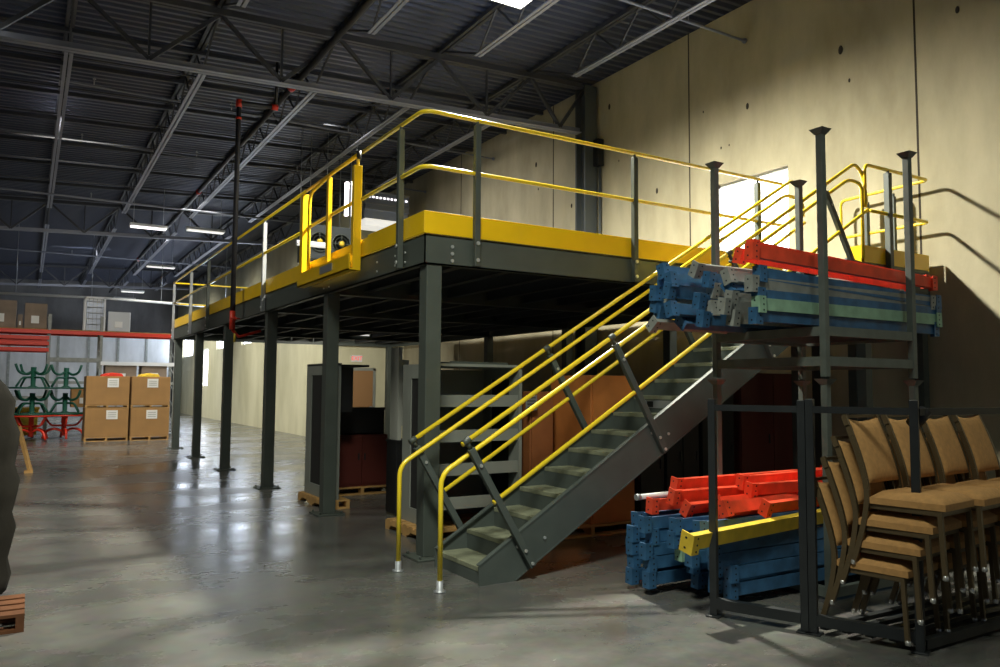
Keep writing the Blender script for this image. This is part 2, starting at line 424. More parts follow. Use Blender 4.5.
t = thing('main_pipe', 'thick black sprinkler main running the length of the roof above the standpipe', 'pipe', (3.93, 0, 0))
b = B(); b.tube([(0, -8, 7.1), (0, 51, 7.1)], .055, 10); b.build('pipe', 'blackpipe', t)
for k, y in enumerate((9.5, 13.9, 18, 23, 30, 37)):
    b = B(); b.tube([(0, y, 7.1), (0, y+.12, 7.1)], .075, 10); b.build('coupling', 'red' if k % 2 else 'blackpipe', t)
bn_ = ['just behind the first girder', 'second behind the first girder', 'over the mezzanine middle', 'over the mezzanine far half', 'over the mezzanine end', 'just past the mezzanine end', 'nearest this side of the second girder']
for k, y in enumerate((14.6, 16.2, 17.9, 19.7, 21.7, 23.8, 26.2)):
    t = thing('joist_bridging', 'dark bridging angle across the roof joists, '+bn_[k], 'bridging', (0, y, 0), 0, 'bridging angles across the joists')
    b = B(); b.bar((-13, 0, roofz(-13)-.12), (9.9, 0, roofz(9.9)-.12), .07, .07); b.build('top_angle', 'joist', t)
    b = B(); b.bar((-13, 0, roofz(-13)-.56), (8.4, 0, roofz(8.4)-.56), .025, .025); b.build('bottom_angle', 'joist', t)
# ceiling lamps
def strip_lamp(x, y, z, L, label, m='lampw', w=.22):
    t = thing('strip_light', label, 'ceiling light', (x, y, z), 0, 'ceiling strip lights')
    b = B(); b.prism([(-w/2, 0), (w/2, 0), (w/3, .09), (-w/3, .09)], 'x', -L/2, L/2); b.build('housing', 'white', t)
    b = B(); b.box(-L/2+.03, -w/2+.02, -.03, L/2-.03, w/2-.02, 0); b.build('diffuser', m, t)
    top_ = roofz(x)-z-.01 if z > 3 else .11
    for s in (-1, 1): b = B(); b.tube([(s*L*.4, 0, .08), (s*L*.4, 0, top_)], .008, 5); b.build('hanger', 'galv', t)
strip_lamp(5.4, 8.80, 7.0, .75, 'bright ceiling light hanging at the top edge above the stairs', 'lamp', .5)
strip_lamp(3.0, 26, 6.48, 1.05, 'pinkish white strip light, first one past the far end of the mezzanine', 'lampw', .3)
strip_lamp(4.85, 27, 6.74, 1.2, 'white strip light under the roof beside the tall black standpipe', 'lampd', .3)
strip_lamp(4.5, 34.5, 6.48, 1.1, 'small distant strip light, third of the lamps going toward the back wall', 'lampd', .3)
strip_lamp(4.45, 44.0, 6.42, 1.1, 'small distant strip light above the wire cage on the red rack', 'lampd', .3)
strip_lamp(4.65, 50.0, 6.63, 1.15, 'smallest distant strip light closest to the back wall', 'lampd', .3)
strip_lamp(5.72, 18.2, 5.0, .8, 'low pale strip light hanging just in front of the dark air handler', 'lampd', .14)
strip_lamp(7.28, 19.0, 2.97, .5, 'added fill light fixed under the deck near the far end of the mezzanine', 'lampd', .12)  # lamp added to brighten the return wall, tucked between the joists

# ------------------------------------------------------------------ mezzanine
X0, X1, Y0, Y1 = 3.25, 9.4, 6.82, 21.95
ZD, ZT = 3.16, 3.35
mz = thing('mezzanine_platform', 'long raised steel mezzanine with yellow guard rails and grey columns', 'mezzanine', (X0, Y0, 0))
def L_(x, y, z=0): return (x-X0, y-Y0, z)
colY = [6.915, 9.85, 12.8, 15.95, 19.0, 21.9]
for cx in (3.365, 9.3):
    for y in colY:
        b = B(); x = cx-X0; yy = y-Y0
        b.box(x-.082, yy-.082, .02, x+.082, yy+.082, 2.84)
        b.box(x-.18, yy-.18, 0, x+.18, yy+.18, .02)
        for sx in (-1, 1):
            for s_ in (-1, 1): b.tube([(x+sx*.14, yy+s_*.14, .02), (x+sx*.14, yy+s_*.14, .05)], .014, 6)
        b.build('column', 'steel', mz, .006)
def channel(b, p0, p1, z0, z1, face, d=.08):
    """C-channel along p0->p1 with its web on the outside; face = outward unit (x,y)"""
    fx, fy = face
    (xa, ya), (xb, yb) = p0, p1
    def bx(o0, o1, za, zb):
        xs = [xa-fx*o0, xb-fx*o1, xa-fx*o1, xb-fx*o0]; ys = [ya-fy*o0, yb-fy*o1, ya-fy*o1, yb-fy*o0]
        b.box(min(xs), min(ys), za, max(xs), max(ys), zb)
    bx(0, .012, z0, z1); bx(0, d, z0, z0+.014); bx(0, d, z1-.014, z1)
b = B(); W_, H_ = X1-X0, Y1-Y0
channel(b, (0, 0), (W_, 0), 2.83, ZD-.04, (0, -1)); b.build('edge_beam', 'steel', mz)
b = B(); channel(b, (0, 0.0), (0, H_), 2.83, ZD-.04, (-1, 0)); b.build('edge_beam', 'steel', mz)
b = B(); channel(b, (W_, 0.0), (W_, H_), 2.83, ZD-.04, (1, 0)); b.build('edge_beam', 'steel', mz)
b = B(); channel(b, (0, H_), (W_, H_), 2.83, ZD-.04, (0, 1)); b.build('edge_beam', 'steel', mz)
for y in colY[1:-1]:
    b = B(); yy = y-Y0
    b.box(.09, yy-.07, 2.83, W_-.09, yy+.07, 2.845); b.box(.09, yy-.07, 3.05, W_-.09, yy+.07, 3.065); b.box(.09, yy-.006, 2.83, W_-.09, yy+.006, 3.06)
    b.build('cross_beam', 'steel', mz)
b = B(); x = .62
while x < W_-.2:
    b.box(x-.006, .1, 2.9, x+.006, H_-.1, 3.08); b.box(x-.05, .1, 2.9, x+.05, H_-.1, 2.908); x += .62
b.build('floor_joist', 'deckunder', mz)
b = B(); b.box(.01, .01, 3.085, W_-.01, H_-.01, ZD-.02); b.build('deck', 'deckunder', mz)
# toe boards
def toe(x0, y0, x1, y1):
    b = B(); b.box(x0, y0, ZD-.03, x1, y1, ZT); b.build('toe_board', 'yellow', mz, .004)
toe(-.012, -.012, 5.18, 0.0); toe(-.012, 0.0, 0, 8.30-Y0); toe(-.012, 10.45-Y0, 0, H_); toe(-.012, H_, W_, H_+.012)
toe(W_, 0.0, W_+.012, H_)
b = B(); b.box(.0, 8.3-Y0, ZD-.03, .012, 10.45-Y0, ZT-.02); b.build('toe_board', 'yellow', mz)
# bolts on the beams
b = B()
for (x, z) in ((.30, 3.02), (.30, 2.95), (.30, 2.88)): b.disc((x, -.0, z), (0, -1, 0), .018, .012, 8)
for y in (.45, .7, 1.2, 2.8, 3.0): 
    for z in (3.0, 2.9): b.disc((0, y, z), (-1, 0, 0), .012, .01, 8)
b.build('beam_bolt', 'bolt', mz)
# guard posts
RZ, MZ = 4.33, 3.78
def gpost(x, y, out, m='steel'):
    """out: outward (x,y); post sits just outside the beam"""
    ox, oy = out; cx, cy_ = x+ox*.035, y+oy*.035
    b = B(); b.box(cx-.03, cy_-.03, 2.84, cx+.03, cy_+.03, RZ-.05)
    b.tube([(cx, cy_, RZ-.05), (cx, cy_, RZ-.0)], .017, 8)
    p = b.build('guard_post', m, mz, .004)
    for z in (2.9, 3.07): b = B(); b.disc((cx+ox*.03, cy_+oy*.03, z), (ox, oy, 0), .02, .012, 10); b.build('bolt', 'bolt', p)
for x in (3.80, 5.87, 7.93): gpost(x-X0, -.012, (0, -1), 'steel' if x < 7 else 'steel')
for y in (7.32, 12.73, 17.3): gpost(-.012, y-Y0, (-1, 0), 'galv' if y == 12.73 else 'steel')
gpost(-.012, H_-.08, (-1, 0), 'galv'); gpost(-.012, 19.35-Y0+.0, (-1, 0), 'galv')
for x in (1.7, 3.6, 5.5): gpost(x, H_+.012, (0, 1), 'galv')
# rails (outer line is 5 cm outside the beam)
o = .047
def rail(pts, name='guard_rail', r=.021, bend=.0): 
    b = B(); b.tube(pts, r, 10, bend=bend); return b.build(name, 'ytube_lit', mz)
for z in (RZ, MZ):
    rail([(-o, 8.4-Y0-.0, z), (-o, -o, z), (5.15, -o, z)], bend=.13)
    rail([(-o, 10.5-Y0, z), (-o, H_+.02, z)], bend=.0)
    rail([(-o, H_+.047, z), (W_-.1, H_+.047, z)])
# safety gate in the long side
ga, gb = 8.52-Y0, 10.42-Y0
b = B(); b.box(-.11, ga-.02, 2.97, -.012, ga+.05, 4.20); b.tube([(-.06, ga, 4.2), (-.06, ga, 4.30)], .02, 8); g = b.build('gate', 'yellow', mz, .004)
b = B(); b.box(-.145, gb-.07, 2.98, -.03, gb+.05, 4.24); b.build('end_post', 'yellow', g, .004)
b = B(); b.box(-.125, 9.40-Y0-.035, 3.16, -.075, 9.40-Y0+.035, 4.25); b.build('middle_post', 'yellow', g, .004)
b = B(); b.box(-.165, ga-.04, 2.97, -.150, gb+.05, 3.15); b.box(-.165, ga-.04, 2.97, -.06, gb+.05, 2.985); b.build('kick_plate', 'yellow', g)
b = B(); b.tube([(-.09, gb-.18, 3.1), (-.09, gb-.18, 4.22), (-.09, 9.3-Y0, 4.30), (-.06, ga, RZ)], .022, 10, bend=.16); b.tube([(-.07, ga, MZ), (-.07, gb, MZ)], .021, 10); b.build('gate_frame', 'yellow', g)
b = B(); b.tube([(-o, ga, RZ), (-o, gb+.1, RZ)], .021, 10); b.build('gate_rail', 'yellow', g)
b = B(); b.box(-.172, 9.05-Y0, 3.03, -.165, 9.5-Y0, 3.12); b.build('nameplate', 'galv', g)
b = B(); b.tube([(-.05, ga, 4.27), (-.05, ga, 4.37)], .03, 8); b.build('latch', 'black', g)

# ------------------------------------------------------------------ staircase
SX, SL = 3.28, .6076
def sz(x): return .14+SL*(x-SX)          # nosing line
YN, YF = 5.70, 6.52                       # outer stringer faces
XT = 8.25
st = thing('steel_staircase', 'grey steel staircase with yellow handrails rising to the landing by the wall', 'staircase', (SX, YN, 0))
def Q(x, y, z): return (x-SX, y-YN, z)
def stringer(ya, yb, yf):
    b = B()
    top = [(3.25, .0), (3.25, .165), (XT-.02, sz(XT)+.03), (XT+.25, ZD), (XT+.25, ZD-.33), (XT+.08, ZD-.33), (3.60, .0)]
    b.prism([(x-SX, z) for x, z in top], 'y', ya-YN, yb-YN)
    # flanges along the top and bottom edges
    b.bar(Q(3.25, yf, .165), Q(XT-.02, yf, sz(XT)+.03), .05, .012)
    b.bar(Q(3.60, yf, .008), Q(XT+.08, yf, ZD-.33), .05, .012)
    return b.build('stringer', 'stair', st)
s1 = stringer(YN, YN+.012, YN+.02); s2 = stringer(YF-.012, YF, YF-.02)
for k in range(17):
    x = SX+.292*k; z = .14+.1776*k
    b = B(); b.box(x-SX, .014, z-.04, x-SX+.305, YF-YN-.014, z)
    tr = b.build('tread', 'tread', st, .004)
    b = B(); b.box(x-SX+.003, .016, z-.1776 if k else .0, x-SX+.012, YF-YN-.016, z-.041); b.build('riser', 'stair', tr)
    if k == 8:
        b = B(); b.box(x-SX-.005, .10, z-.13, x-SX+.002, .62, z-.05); b.build('label_plate', 'galv', tr)
        b = B(); b.box(x-SX-.008, .50, z-.12, x-SX-.005, .59, z-.06); b.build('label_mark', 'black', tr)
b = B()
for (x, dz) in ((3.62, .0), (3.9, -.12), (5.14, .0), (5.35, -.14), (6.66, 0), (7.9, .0)):
    b.disc(Q(x, YN, sz(x)-.06+dz), (0, -1, 0), .014, .012, 8)
b.build('stringer_bolt', 'bolt', st)
def tr_(x): return .93+.6*(x-2.89)       # inner handrail line
nx, nz = -.52, .854
for side, Y, out in (('near', YN, -1), ('far', YF, 1)):
    yp = Y+out*.035; xs = (3.10, 4.62, 6.18, 7.73) if side == 'near' else (3.03, 4.50, 6.05)
    for x in xs:
        zt = 1.19+.6*(x-3.10)
        b = B(); a = Vector(Q(x+.04, yp, zt-.06)); e = Vector(Q(x+.655, yp, zt-1.075))
        b.bar(a, e, .05, .06, up=(.85, 0, .52)); p = b.build('rail_post', 'stair', st, .004)
        b = B(); b.tube([Q(x-.03, yp, zt-.018), Q(x+.03, yp, zt+.018)], .029, 10); b.tube([Q(x, yp, zt), a], .018, 8); b.build('clamp', 'steel', p)
        for f in (.14, .86, .97): 
            c = a.lerp(e, f); b = B(); b.disc((c.x, c.y-.026, c.z), (0, -1, 0), .015, .01, 8); b.build('bolt', 'bolt', p)
    xtop = 8.33
    b = B(); b.tube([Q(3.06, yp, 1.166), Q(xtop, yp, 1.19+.6*(xtop-3.10)-.0), Q(8.47, yp, 4.22), Q(8.53, yp, 3.97), Q(8.53, yp, 3.87)], .021, 10, bend=.09); b.build('top_rail', 'ytube_lit', st)
    xh = 8.20; zh = tr_(xh)
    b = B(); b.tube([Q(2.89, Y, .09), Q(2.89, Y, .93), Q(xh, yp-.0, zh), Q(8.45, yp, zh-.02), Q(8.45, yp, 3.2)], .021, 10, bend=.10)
    hr = b.build('handrail', 'ytube_lit', st)
    b = B(); b.lathe([(.05, 0), (.05, .012), (.028, .014), (.028, .09), (.001, .09)], Q(2.89, Y, 0), 14); b.build('foot_socket', 'galv', hr)
    x0 = 3.36
    b = B(); b.tube([Q(x0, yp, .72+.6*(x0-3.435)), Q(8.5, yp, .72+.6*(8.5-3.435)), Q(8.56, yp, 3.80)], .021, 10, bend=.05); b.build('mid_rail', 'ytube_lit', st)
# landing
LX0, LX1, LY0, LY1 = XT, 9.86, 5.69, 6.80
b = B(); b.box(*Q(LX0, LY0, ZD-.03), *Q(LX1, LY1, ZD)); ld = b.build('landing', 'tread', st)
b = B()
for (ya, yb) in ((LY0, LY0+.012), (LY1-.012, LY1)): b.box(*Q(LX0+.2, ya, ZD-.30), *Q(LX1, yb, ZD-.03))
b.box(*Q(LX0+.2, LY0, ZD-.3), *Q(LX0+.212, LY1, ZD-.03)); b.box(*Q(LX1-.012, LY0, ZD-.3), *Q(LX1, LY1, ZD-.03)); b.build('landing_frame', 'stair', ld)
for (x, y) in ((8.56, 5.76), (9.74, 5.76), (8.56, 6.70), (9.74, 6.70)):
    b = B(); b.box(*Q(x-.06, y-.06, .0), *Q(x+.06, y+.06, ZD-.03)); b.box(*Q(x-.11, y-.11, 0), *Q(x+.11, y+.11, .015)); b.build('landing_leg', 'stair', st)
b = B(); b.box(*Q(8.45, LY0-.02, ZD+.0), *Q(9.82, LY0+.0, ZT+.01)); b.box(*Q(8.45, LY0-.02, ZD), *Q(8.47, LY0+.2, ZT+.01)); b.build('toe_board', 'yellow', st)
b = B(); b.box(*Q(LX1-.02, LY0, ZD), *Q(LX1, LY1, ZT)); b.build('toe_board', 'yellow', st)
yp = LY0-.055; xw = 9.80
for (x, y, zt, hh) in ((8.93, yp, RZ-.02, .07), (9.78, 6.10, RZ-.1, .05), (9.78, 6.50, RZ-.1, .07)):
    b = B(); b.box(*Q(x-hh/2, y-hh/2, 2.95), *Q(x+hh/2, y+hh/2, zt-.02)); b.tube([Q(x, y, zt-.02), Q(x, y, zt+.02)], .02, 8); b.build('landing_post', 'stair', st, .004)
b = B(); b.tube([Q(8.47, yp, MZ+.03), Q(8.47, yp, RZ), Q(xw, yp, RZ), Q(xw, 6.9, RZ-.02), Q(xw, 6.9, MZ), Q(xw, yp, MZ), Q(8.55, yp, MZ)], .021, 10, bend=.09); b.build('landing_rail', 'ytube_lit', st)

# ------------------------------------------------------------------ standpipe beside the mezzanine
t = thing('standpipe', 'tall black pipe dropping from the roof beside the yellow mezzanine rail', 'pipe', (3.05, 14.2, 0))
b = B(); b.tube([(0, 0, 2.95), (0, 0, 6.70), (.66, -.0, 6.75)], .045, 10, bend=.05); b.tube([(.66, 0, 6.75), (.66, 0, 7.6)], .03, 8); b.build('pipe', 'blackpipe', t)
b = B(); b.tube([(0, 0, 6.62), (0, 0, 6.76)], .055, 10); b.build('coupling', 'red', t)
b = B(); b.tube([(.58, 0, 6.745), (.69, 0, 6.75)], .055, 10); b.build('coupling', 'red', t)
b = B(); b.tube([(0, 0, 6.4), (0, 0, 6.44)], .052, 10); b.build('coupling', 'red', t)
b = B(); b.tube([(0, 0, 2.95), (.0, 0, 2.62)], .05, 10); b.tube([(.0, -.05, 2.8), (.0, -.2, 2.8)], .03, 8); b.lathe([(.08, -.01), (.09, 0), (.08, .01)], (0, -.2, 2.8), 12); b.tube([(0, 0, 2.62), (.12, 0, 2.5), (.5, 0, 2.62)], .025, 8); b.build('valve', 'red', t)
b = B(); b.tube([(.05, 0, 2.4), (.05, 0, 2.6)], .02, 8); b.build('drain_cock', 'byellow', t)

# equipment hanging above the mezzanine
t = thing('air_handler', 'dark suspended air handling unit hanging behind the yellow safety gate', 'air handler', (6.35, 19.0, 4.75))
b = B(); b.box(-.62, -.4, 0, .5, .5, .86); b.build('casing', 'wallcol', t, .01)
for k, xx in enumerate((-.34, .22)):
    b = B(); b.lathe([(.25, 0), (.25, .03), (.225, .03), (.225, 0)], n=20)
    for r_ in (.09, .17): b.lathe([(r_, .01), (r_, .025), (r_-.012, .025), (r_-.012, .01)], n=18)
    for a_ in range(4): b.bar((0, 0, .02), (.23*math.cos(a_*PI/2), .23*math.sin(a_*PI/2), .02), .02, .015)
    for v in b.bm.verts: v.co = Vector((xx+v.co.x, -.4-v.co.z, .43+v.co.y))
    b.build('fan_guard', 'steel', t)
    b = B(); b.lathe([(.07, 0), (.07, .03), (.03, .05)], n=14)
    for v in b.bm.verts: v.co = Vector((xx+v.co.x, -.43-v.co.z, .43+v.co.y))
    b.build('fan_hub', 'byellow', t)
for sx in (-.58, .46):
    for s_ in (-.35, .45): b = B(); b.tube([(sx, s_, .86), (sx, s_, 3.1)], .012, 6); b.build('hanger_rod', 'galv', t)
t = thing('louvred_duct', 'long grey louvred duct with a row of bright slots under the roof beside the gate', 'duct', (8.68, 21.1, 6.22))
b = B(); b.box(-.6, -.2, .5, .75, .4, 1.05); b.box(-.6, -.1, .2, .75, .4, .5); b.build('casing', 'hvac', t)
b = B(); b.box(-.66, -.35, .0, .75, .4, .2); b.build('glow_base', 'lampd', t)  # emissive base imitates daylight reflected on the underside of the duct
for zz in (.2, .5, .66, 1.0):
    b = B(); b.box(-.64, -.24, zz, .75, -.20, zz+.035); b.build('edge_trim', 'galv', t)
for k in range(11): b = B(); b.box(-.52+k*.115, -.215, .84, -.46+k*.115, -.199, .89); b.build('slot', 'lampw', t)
for sx in (-.5, .65): b = B(); b.tube([(sx, .2, 1.05), (sx, .2, roofz(9.2)-6.22-.05)], .014, 6); b.build('hanger_rod', 'galv', t)
t = thing('panel_light', 'pair of upright pale glowing panels seen through the yellow gate', 'light panel', (6.37, 17.6, 5.62))
b = B(); b.box(-.015, -.3, 0, .20, -.2, .85); b.build('housing', 'white', t)
b = B(); b.box(.0, -.312, .03, .185, -.3, .82); b.build('diffuser', 'lampw', t)
b = B(); b.box(-.17, -.3, .0, -.10, -.2, .8); b.build('side_strip', 'lampw', t)
b = B(); b.tube([(.1, -.25, .85), (.1, -.25, 2.1)], .01, 6); b.build('hanger_rod', 'galv', t)

# ------------------------------------------------------------------ stacking rack and beams
RX0, RX1, RYF, RYB = 5.41, 6.60, 3.98, 5.12
def rack_unit(name, label, z0, z1, rails, m, cat='rack'):
    t = thing(name, label, cat, (RX0, RYF, z0)); w_, d_ = RX1-RX0, RYB-RYF; H = z1-z0
    for (x, y) in ((0, 0), (w_, 0), (0, d_), (w_, d_)):
        b = B(); b.box(x-.028, y-.028, .01, x+.028, y+.028, H-.04)
        p = b.build('post', m, t, .004)
        b = B()
        v0 = [b.bm.verts.new((x+i*.032, y+j_*.032, H-.045)) for i, j_ in ((-1,-1),(1,-1),(1,1),(-1,1))]
        v1 = [b.bm.verts.new((x+i*.062, y+j_*.062, H-.0)) for i, j_ in ((-1,-1),(1,-1),(1,1),(-1,1))]
        for i in range(4): b._f([v0[i], v0[(i+1) % 4], v1[(i+1) % 4], v1[i]])
        b._f(v0[::-1]); b._f(v1)
        b.build('stacking_cup', m, p)
    for zz in rails:
        b = B()
        for (xa, ya, xb, yb) in ((0, 0, w_, 0), (0, d_, w_, d_), (0, 0, 0, d_), (w_, 0, w_, d_)):
            L = Vector((xb-xa, yb-ya, 0)).normalized()*.03
            b.bar((xa+L.x, ya+L.y, zz-z0), (xb-L.x, yb-L.y, zz-z0), .045, .075)
        b.build('frame_rail', m, t)
    return t
rack_unit('stacking_rack', 'lower grey stacking rack unit standing on the floor around the low beam pile', 0, 1.72, (.06,), 'rackgrey')
u = rack_unit('stacking_rack', 'upper grey stacking rack unit with flared post tops carrying the raised beam pile', 1.725, 3.735, (1.86, 2.10), 'rackgrey')
b = B(); b.box(.05, .05, .36, RX1-RX0-.05, RYB-RYF-.05, .385); b.build('deck_plate', 'dark', u)

BL = 2.44
def make_beam(color, label, group, L=BL):
    t = thing('rack_beam', label, 'rack beam', (0, 0, 0), 0, group)
    b = B()
    # step profile, open box beam, along +x
    b.prism([(-.028, 0), (.028, 0), (.028, .062), (.006, .062), (.006, .095), (-.028, .095)], 'x', .02, L-.02)
    b.build('beam', color, t)
    for xx, s in ((0, 1), (L, -1)):
        b = B(); b.box(xx, -.036, -.022, xx+s*.012, .034, .108); b.box(xx, -.046, -.022, xx+s*.075, -.036, .108)
        for zz in (.0, .043, .086): b.disc((xx+s*.045, -.046, zz), (0, -1, 0), .007, .002, 8, mi=1)
        for zz in (.01, .075): b.disc((xx-.0005*s, .0, zz), (-s, 0, 0), .007, .002, 8, mi=1)
        b.build('end_connector', [color, 'hole'], t)
    return t
protos = {}
def beam(color, loc, rot, label, group, L=BL):
    k = (color, L)
    if k not in protos:
        t = make_beam(color, label, group, L); protos[k] = t; t.location = loc; t.rotation_euler = rot; return t
    return dup(protos[k], loc, rot, label, group)
cname = {'blue': 'blue', 'bgrey': 'grey', 'green': 'pale green', 'orange': 'orange', 'byellow': 'yellow'}
cols = ['front row', 'second row back', 'middle row', 'fourth row back', 'back row']
lay = ['bottom layer', 'second layer up', 'third layer up', 'fourth layer up', 'fifth layer up', 'sixth layer up', 'top layer']
U = [ # bottom to top; front to back
    ['blue', 'bgrey', 'blue', 'blue', 'bgrey'],
    ['green', 'bgrey', 'bgrey', 'blue', 'blue'],
    ['blue', 'bgrey', 'blue', 'bgrey', 'blue'],
    ['bgrey', 'blue', 'bgrey', 'blue', 'blue'],
    ['blue', 'bgrey', 'blue', 'blue', 'blue'],
]
zl = [2.15, 2.235, 2.30, 2.395, 2.475]
GU = 'rack beams in the raised pile'
for li, row in enumerate(U):
    for ci, c in enumerate(row):
        y = 4.10+ci*.215+random.uniform(-.03, .03)
        x = 4.68+random.uniform(-.13, .10)+(-.12 if ci > 2 else 0)
        tilt = random.choice((-.9, -.4, .25, .5, 1.5))*random.uniform(.3, 1) if ci else random.uniform(-.05, .05)
        ry = 0.; rz = random.uniform(-.03, .03) if ci else .0; z = zl[li]
        if ci == 0: x = 4.70+(.0, .02, .03, -.03, .06)[li]
        if li == 4 and ci == 0: ry = .030
        beam(c, (x, y, z), (tilt, ry, rz), '%s beam of the raised pile, %s, %s' % (cname[c], lay[li], cols[ci]), GU)
beam('orange', (4.68, 4.10, 2.645), (.0, .030, -.008), 'orange beam capping the raised pile, on the front face', GU)
beam('orange', (4.80, 4.20, 2.70), (.1, .034, .010), 'orange beam capping the raised pile, second from the front', GU)
beam('orange', (4.90, 4.42, 2.68), (.3, .03, .02), 'orange beam capping the raised pile, third from the front', GU)
beam('bgrey', (4.60, 4.62, 2.57), (.5, 0, -.03), 'grey beam on the raised pile just behind the orange ones', GU)
beam('blue', (4.48, 4.84, 2.565), (-.3, 0, .04), 'blue beam on top of the raised pile toward the back', GU)
# low pile
Lp = [['blue']*5, ['blue']*5, ['blue', 'blue', 'green', 'blue', 'blue'], ['blue']*5, ['blue', 'blue', 'blue', 'blue', 'blue']]
for li, row in enumerate(Lp):
    for ci, c in enumerate(row):
        if li == 4 and ci == 0: continue
        y = 4.26+ci*.185+random.uniform(-.012, .012)
        x = 4.44+random.uniform(-.05, .06)+(.12 if li < 2 and ci < 3 else -.05)-(.12 if ci > 2 else 0)
        z = .075+li*.105+(.02 if li else 0)
        if li < 2: pass
        beam(c, (x, y, z), (random.uniform(-.06, .06), 0, random.uniform(-.012, .012)), '%s beam of the low pile, %s, %s' % (cname[c], lay[li], cols[ci]), 'rack beams in the low pile')
yb = beam('byellow', (4.06, 4.17, .495), (.25, -.03, .06), 'yellow steel beam lying across the front of the low blue pile', 'rack beams in the low pile'); yb.scale = (1, 1.5, 1.15)
ob = [(4.42, 4.95, .63, .1, 0, -.02, 2.2, 'lowest at the back'), (4.60, 4.74, .63, .5, 0, .05, 2.2, 'lowest, second from the back'), (4.78, 4.52, .62, .9, 0, .08, 2.2, 'lowest, in the middle'),
      (4.55, 4.84, .715, .3, 0, -.06, 2.0, 'second layer at the back'), (4.80, 4.62, .71, 1.1, 0, .03, 2.0, 'second layer in the middle'), (5.02, 4.30, .66, .4, 0, .09, 1.6, 'front one just above the yellow beam'),
      (4.70, 4.40, .65, -.4, 0, .12, 2.0, 'second layer near the front'), (5.15, 4.56, .76, .2, 0, -.04, 1.6, 'third layer, set back in the middle'), (4.66, 4.92, .79, .2, 0, .02, 2.0, 'topmost at the back'),
      (5.25, 4.74, .80, .15, .0, .04, 1.6, 'topmost with its end nearest the black post')]
for (x, y, z, rx, ry, rz, L, nm) in ob:
    beam('orange', (x, y, z), (rx, ry, rz), 'orange beam of the low pile, '+nm, 'orange beams jumbled on the low pile', L)
t = thing('white_pipe', 'thin white pipe sticking out of the back of the low beam pile', 'pipe', (4.36, 5.02, .735), 0)
b = B(); b.tube([(0, 0, 0), (2.4, .05, .03)], .022, 10); b.build('pipe', 'white', t)
b = B(); b.tube([(-.01, 0, 0), (.03, 0, 0)], .026, 10); b.build('collar', 'galv', t)

# black frames in front
fh = math.radians(90-156.2)  # direction of the side run
def fdir(): return Vector((math.cos(fh), math.sin(fh), 0))
F_ = fdir(); Un = Vector((-F_.y, F_.x, 0))
t = thing('black_storage_frame', 'black square-tube frame standing in front of the low blue beam pile', 'storage frame', (4.31, 4.13, 0), fh, 'black storage frames')
def bpost(b, x, y, h=1.56):
    b.box(x-.026, y-.026, .012, x+.026, y+.026, h); b.box(x-.05, y-.05, 0, x+.05, y+.05, .012)
for x in (0, .63):
    b = B(); bpost(b, x, 0); b.build('post', 'dark', t, .003)
b = B(); b.box(.026, -.02, 1.475, .604, .02, 1.52); b.build('top_rail', 'dark', t)
b = B(); b.box(.026, -.03, .06, .604, .03, .13); b.build('base_rail', 'dark', t)
o2 = Vector((4.31, 4.13, 0))+F_*.685
t = thing('black_storage_frame', 'black square-tube rack frame holding the stacked banquet chairs', 'storage frame', o2, fh, 'black storage frames')
FW = .635
for x in (0, FW):
    b = B(); bpost(b, x, 0, 1.57); b.build('post', 'dark', t, .003)
b = B(); b.box(.026, -.02, 1.475, FW-.026, .02, 1.52); b.build('top_rail', 'dark', t)
b = B(); b.box(.026, -.03, .06, FW-.026, .03, .13); b.build('base_rail', 'dark', t)
# the front run follows the world x axis
ex = Matrix.Rotation(-fh, 4, 'Z') @ Vector((1, 0, 0)); cc = Vector((FW, 0, 0))
for (za, w_, h_) in ((1.495, .04, .045), (.05, .05, .06)):
    b = B(); p0 = cc+ex*.03; p1 = cc+ex*1.75; b.bar((p0.x, p0.y, za), (p1.x, p1.y, za), w_, h_); b.build('front_rail', 'dark', t)
b = B(); p1 = cc+ex*1.78; bpost(b, p1.x, p1.y, 1.57); b.build('post', 'dark', t, .003)
b = B(); b.tube([(FW-.02, .06, 1.41), (FW+.05, .13, 1.50)], .045, 10); b.build('clamp', 'black', t)
for k in range(5):
    b = B(); q0 = cc*0+Vector((.05+k*.14, .03, .045)); q1 = q0+ex*1.7; b.bar(q0, q1, .05, .03); b.build('base_slat', 'dark', t)

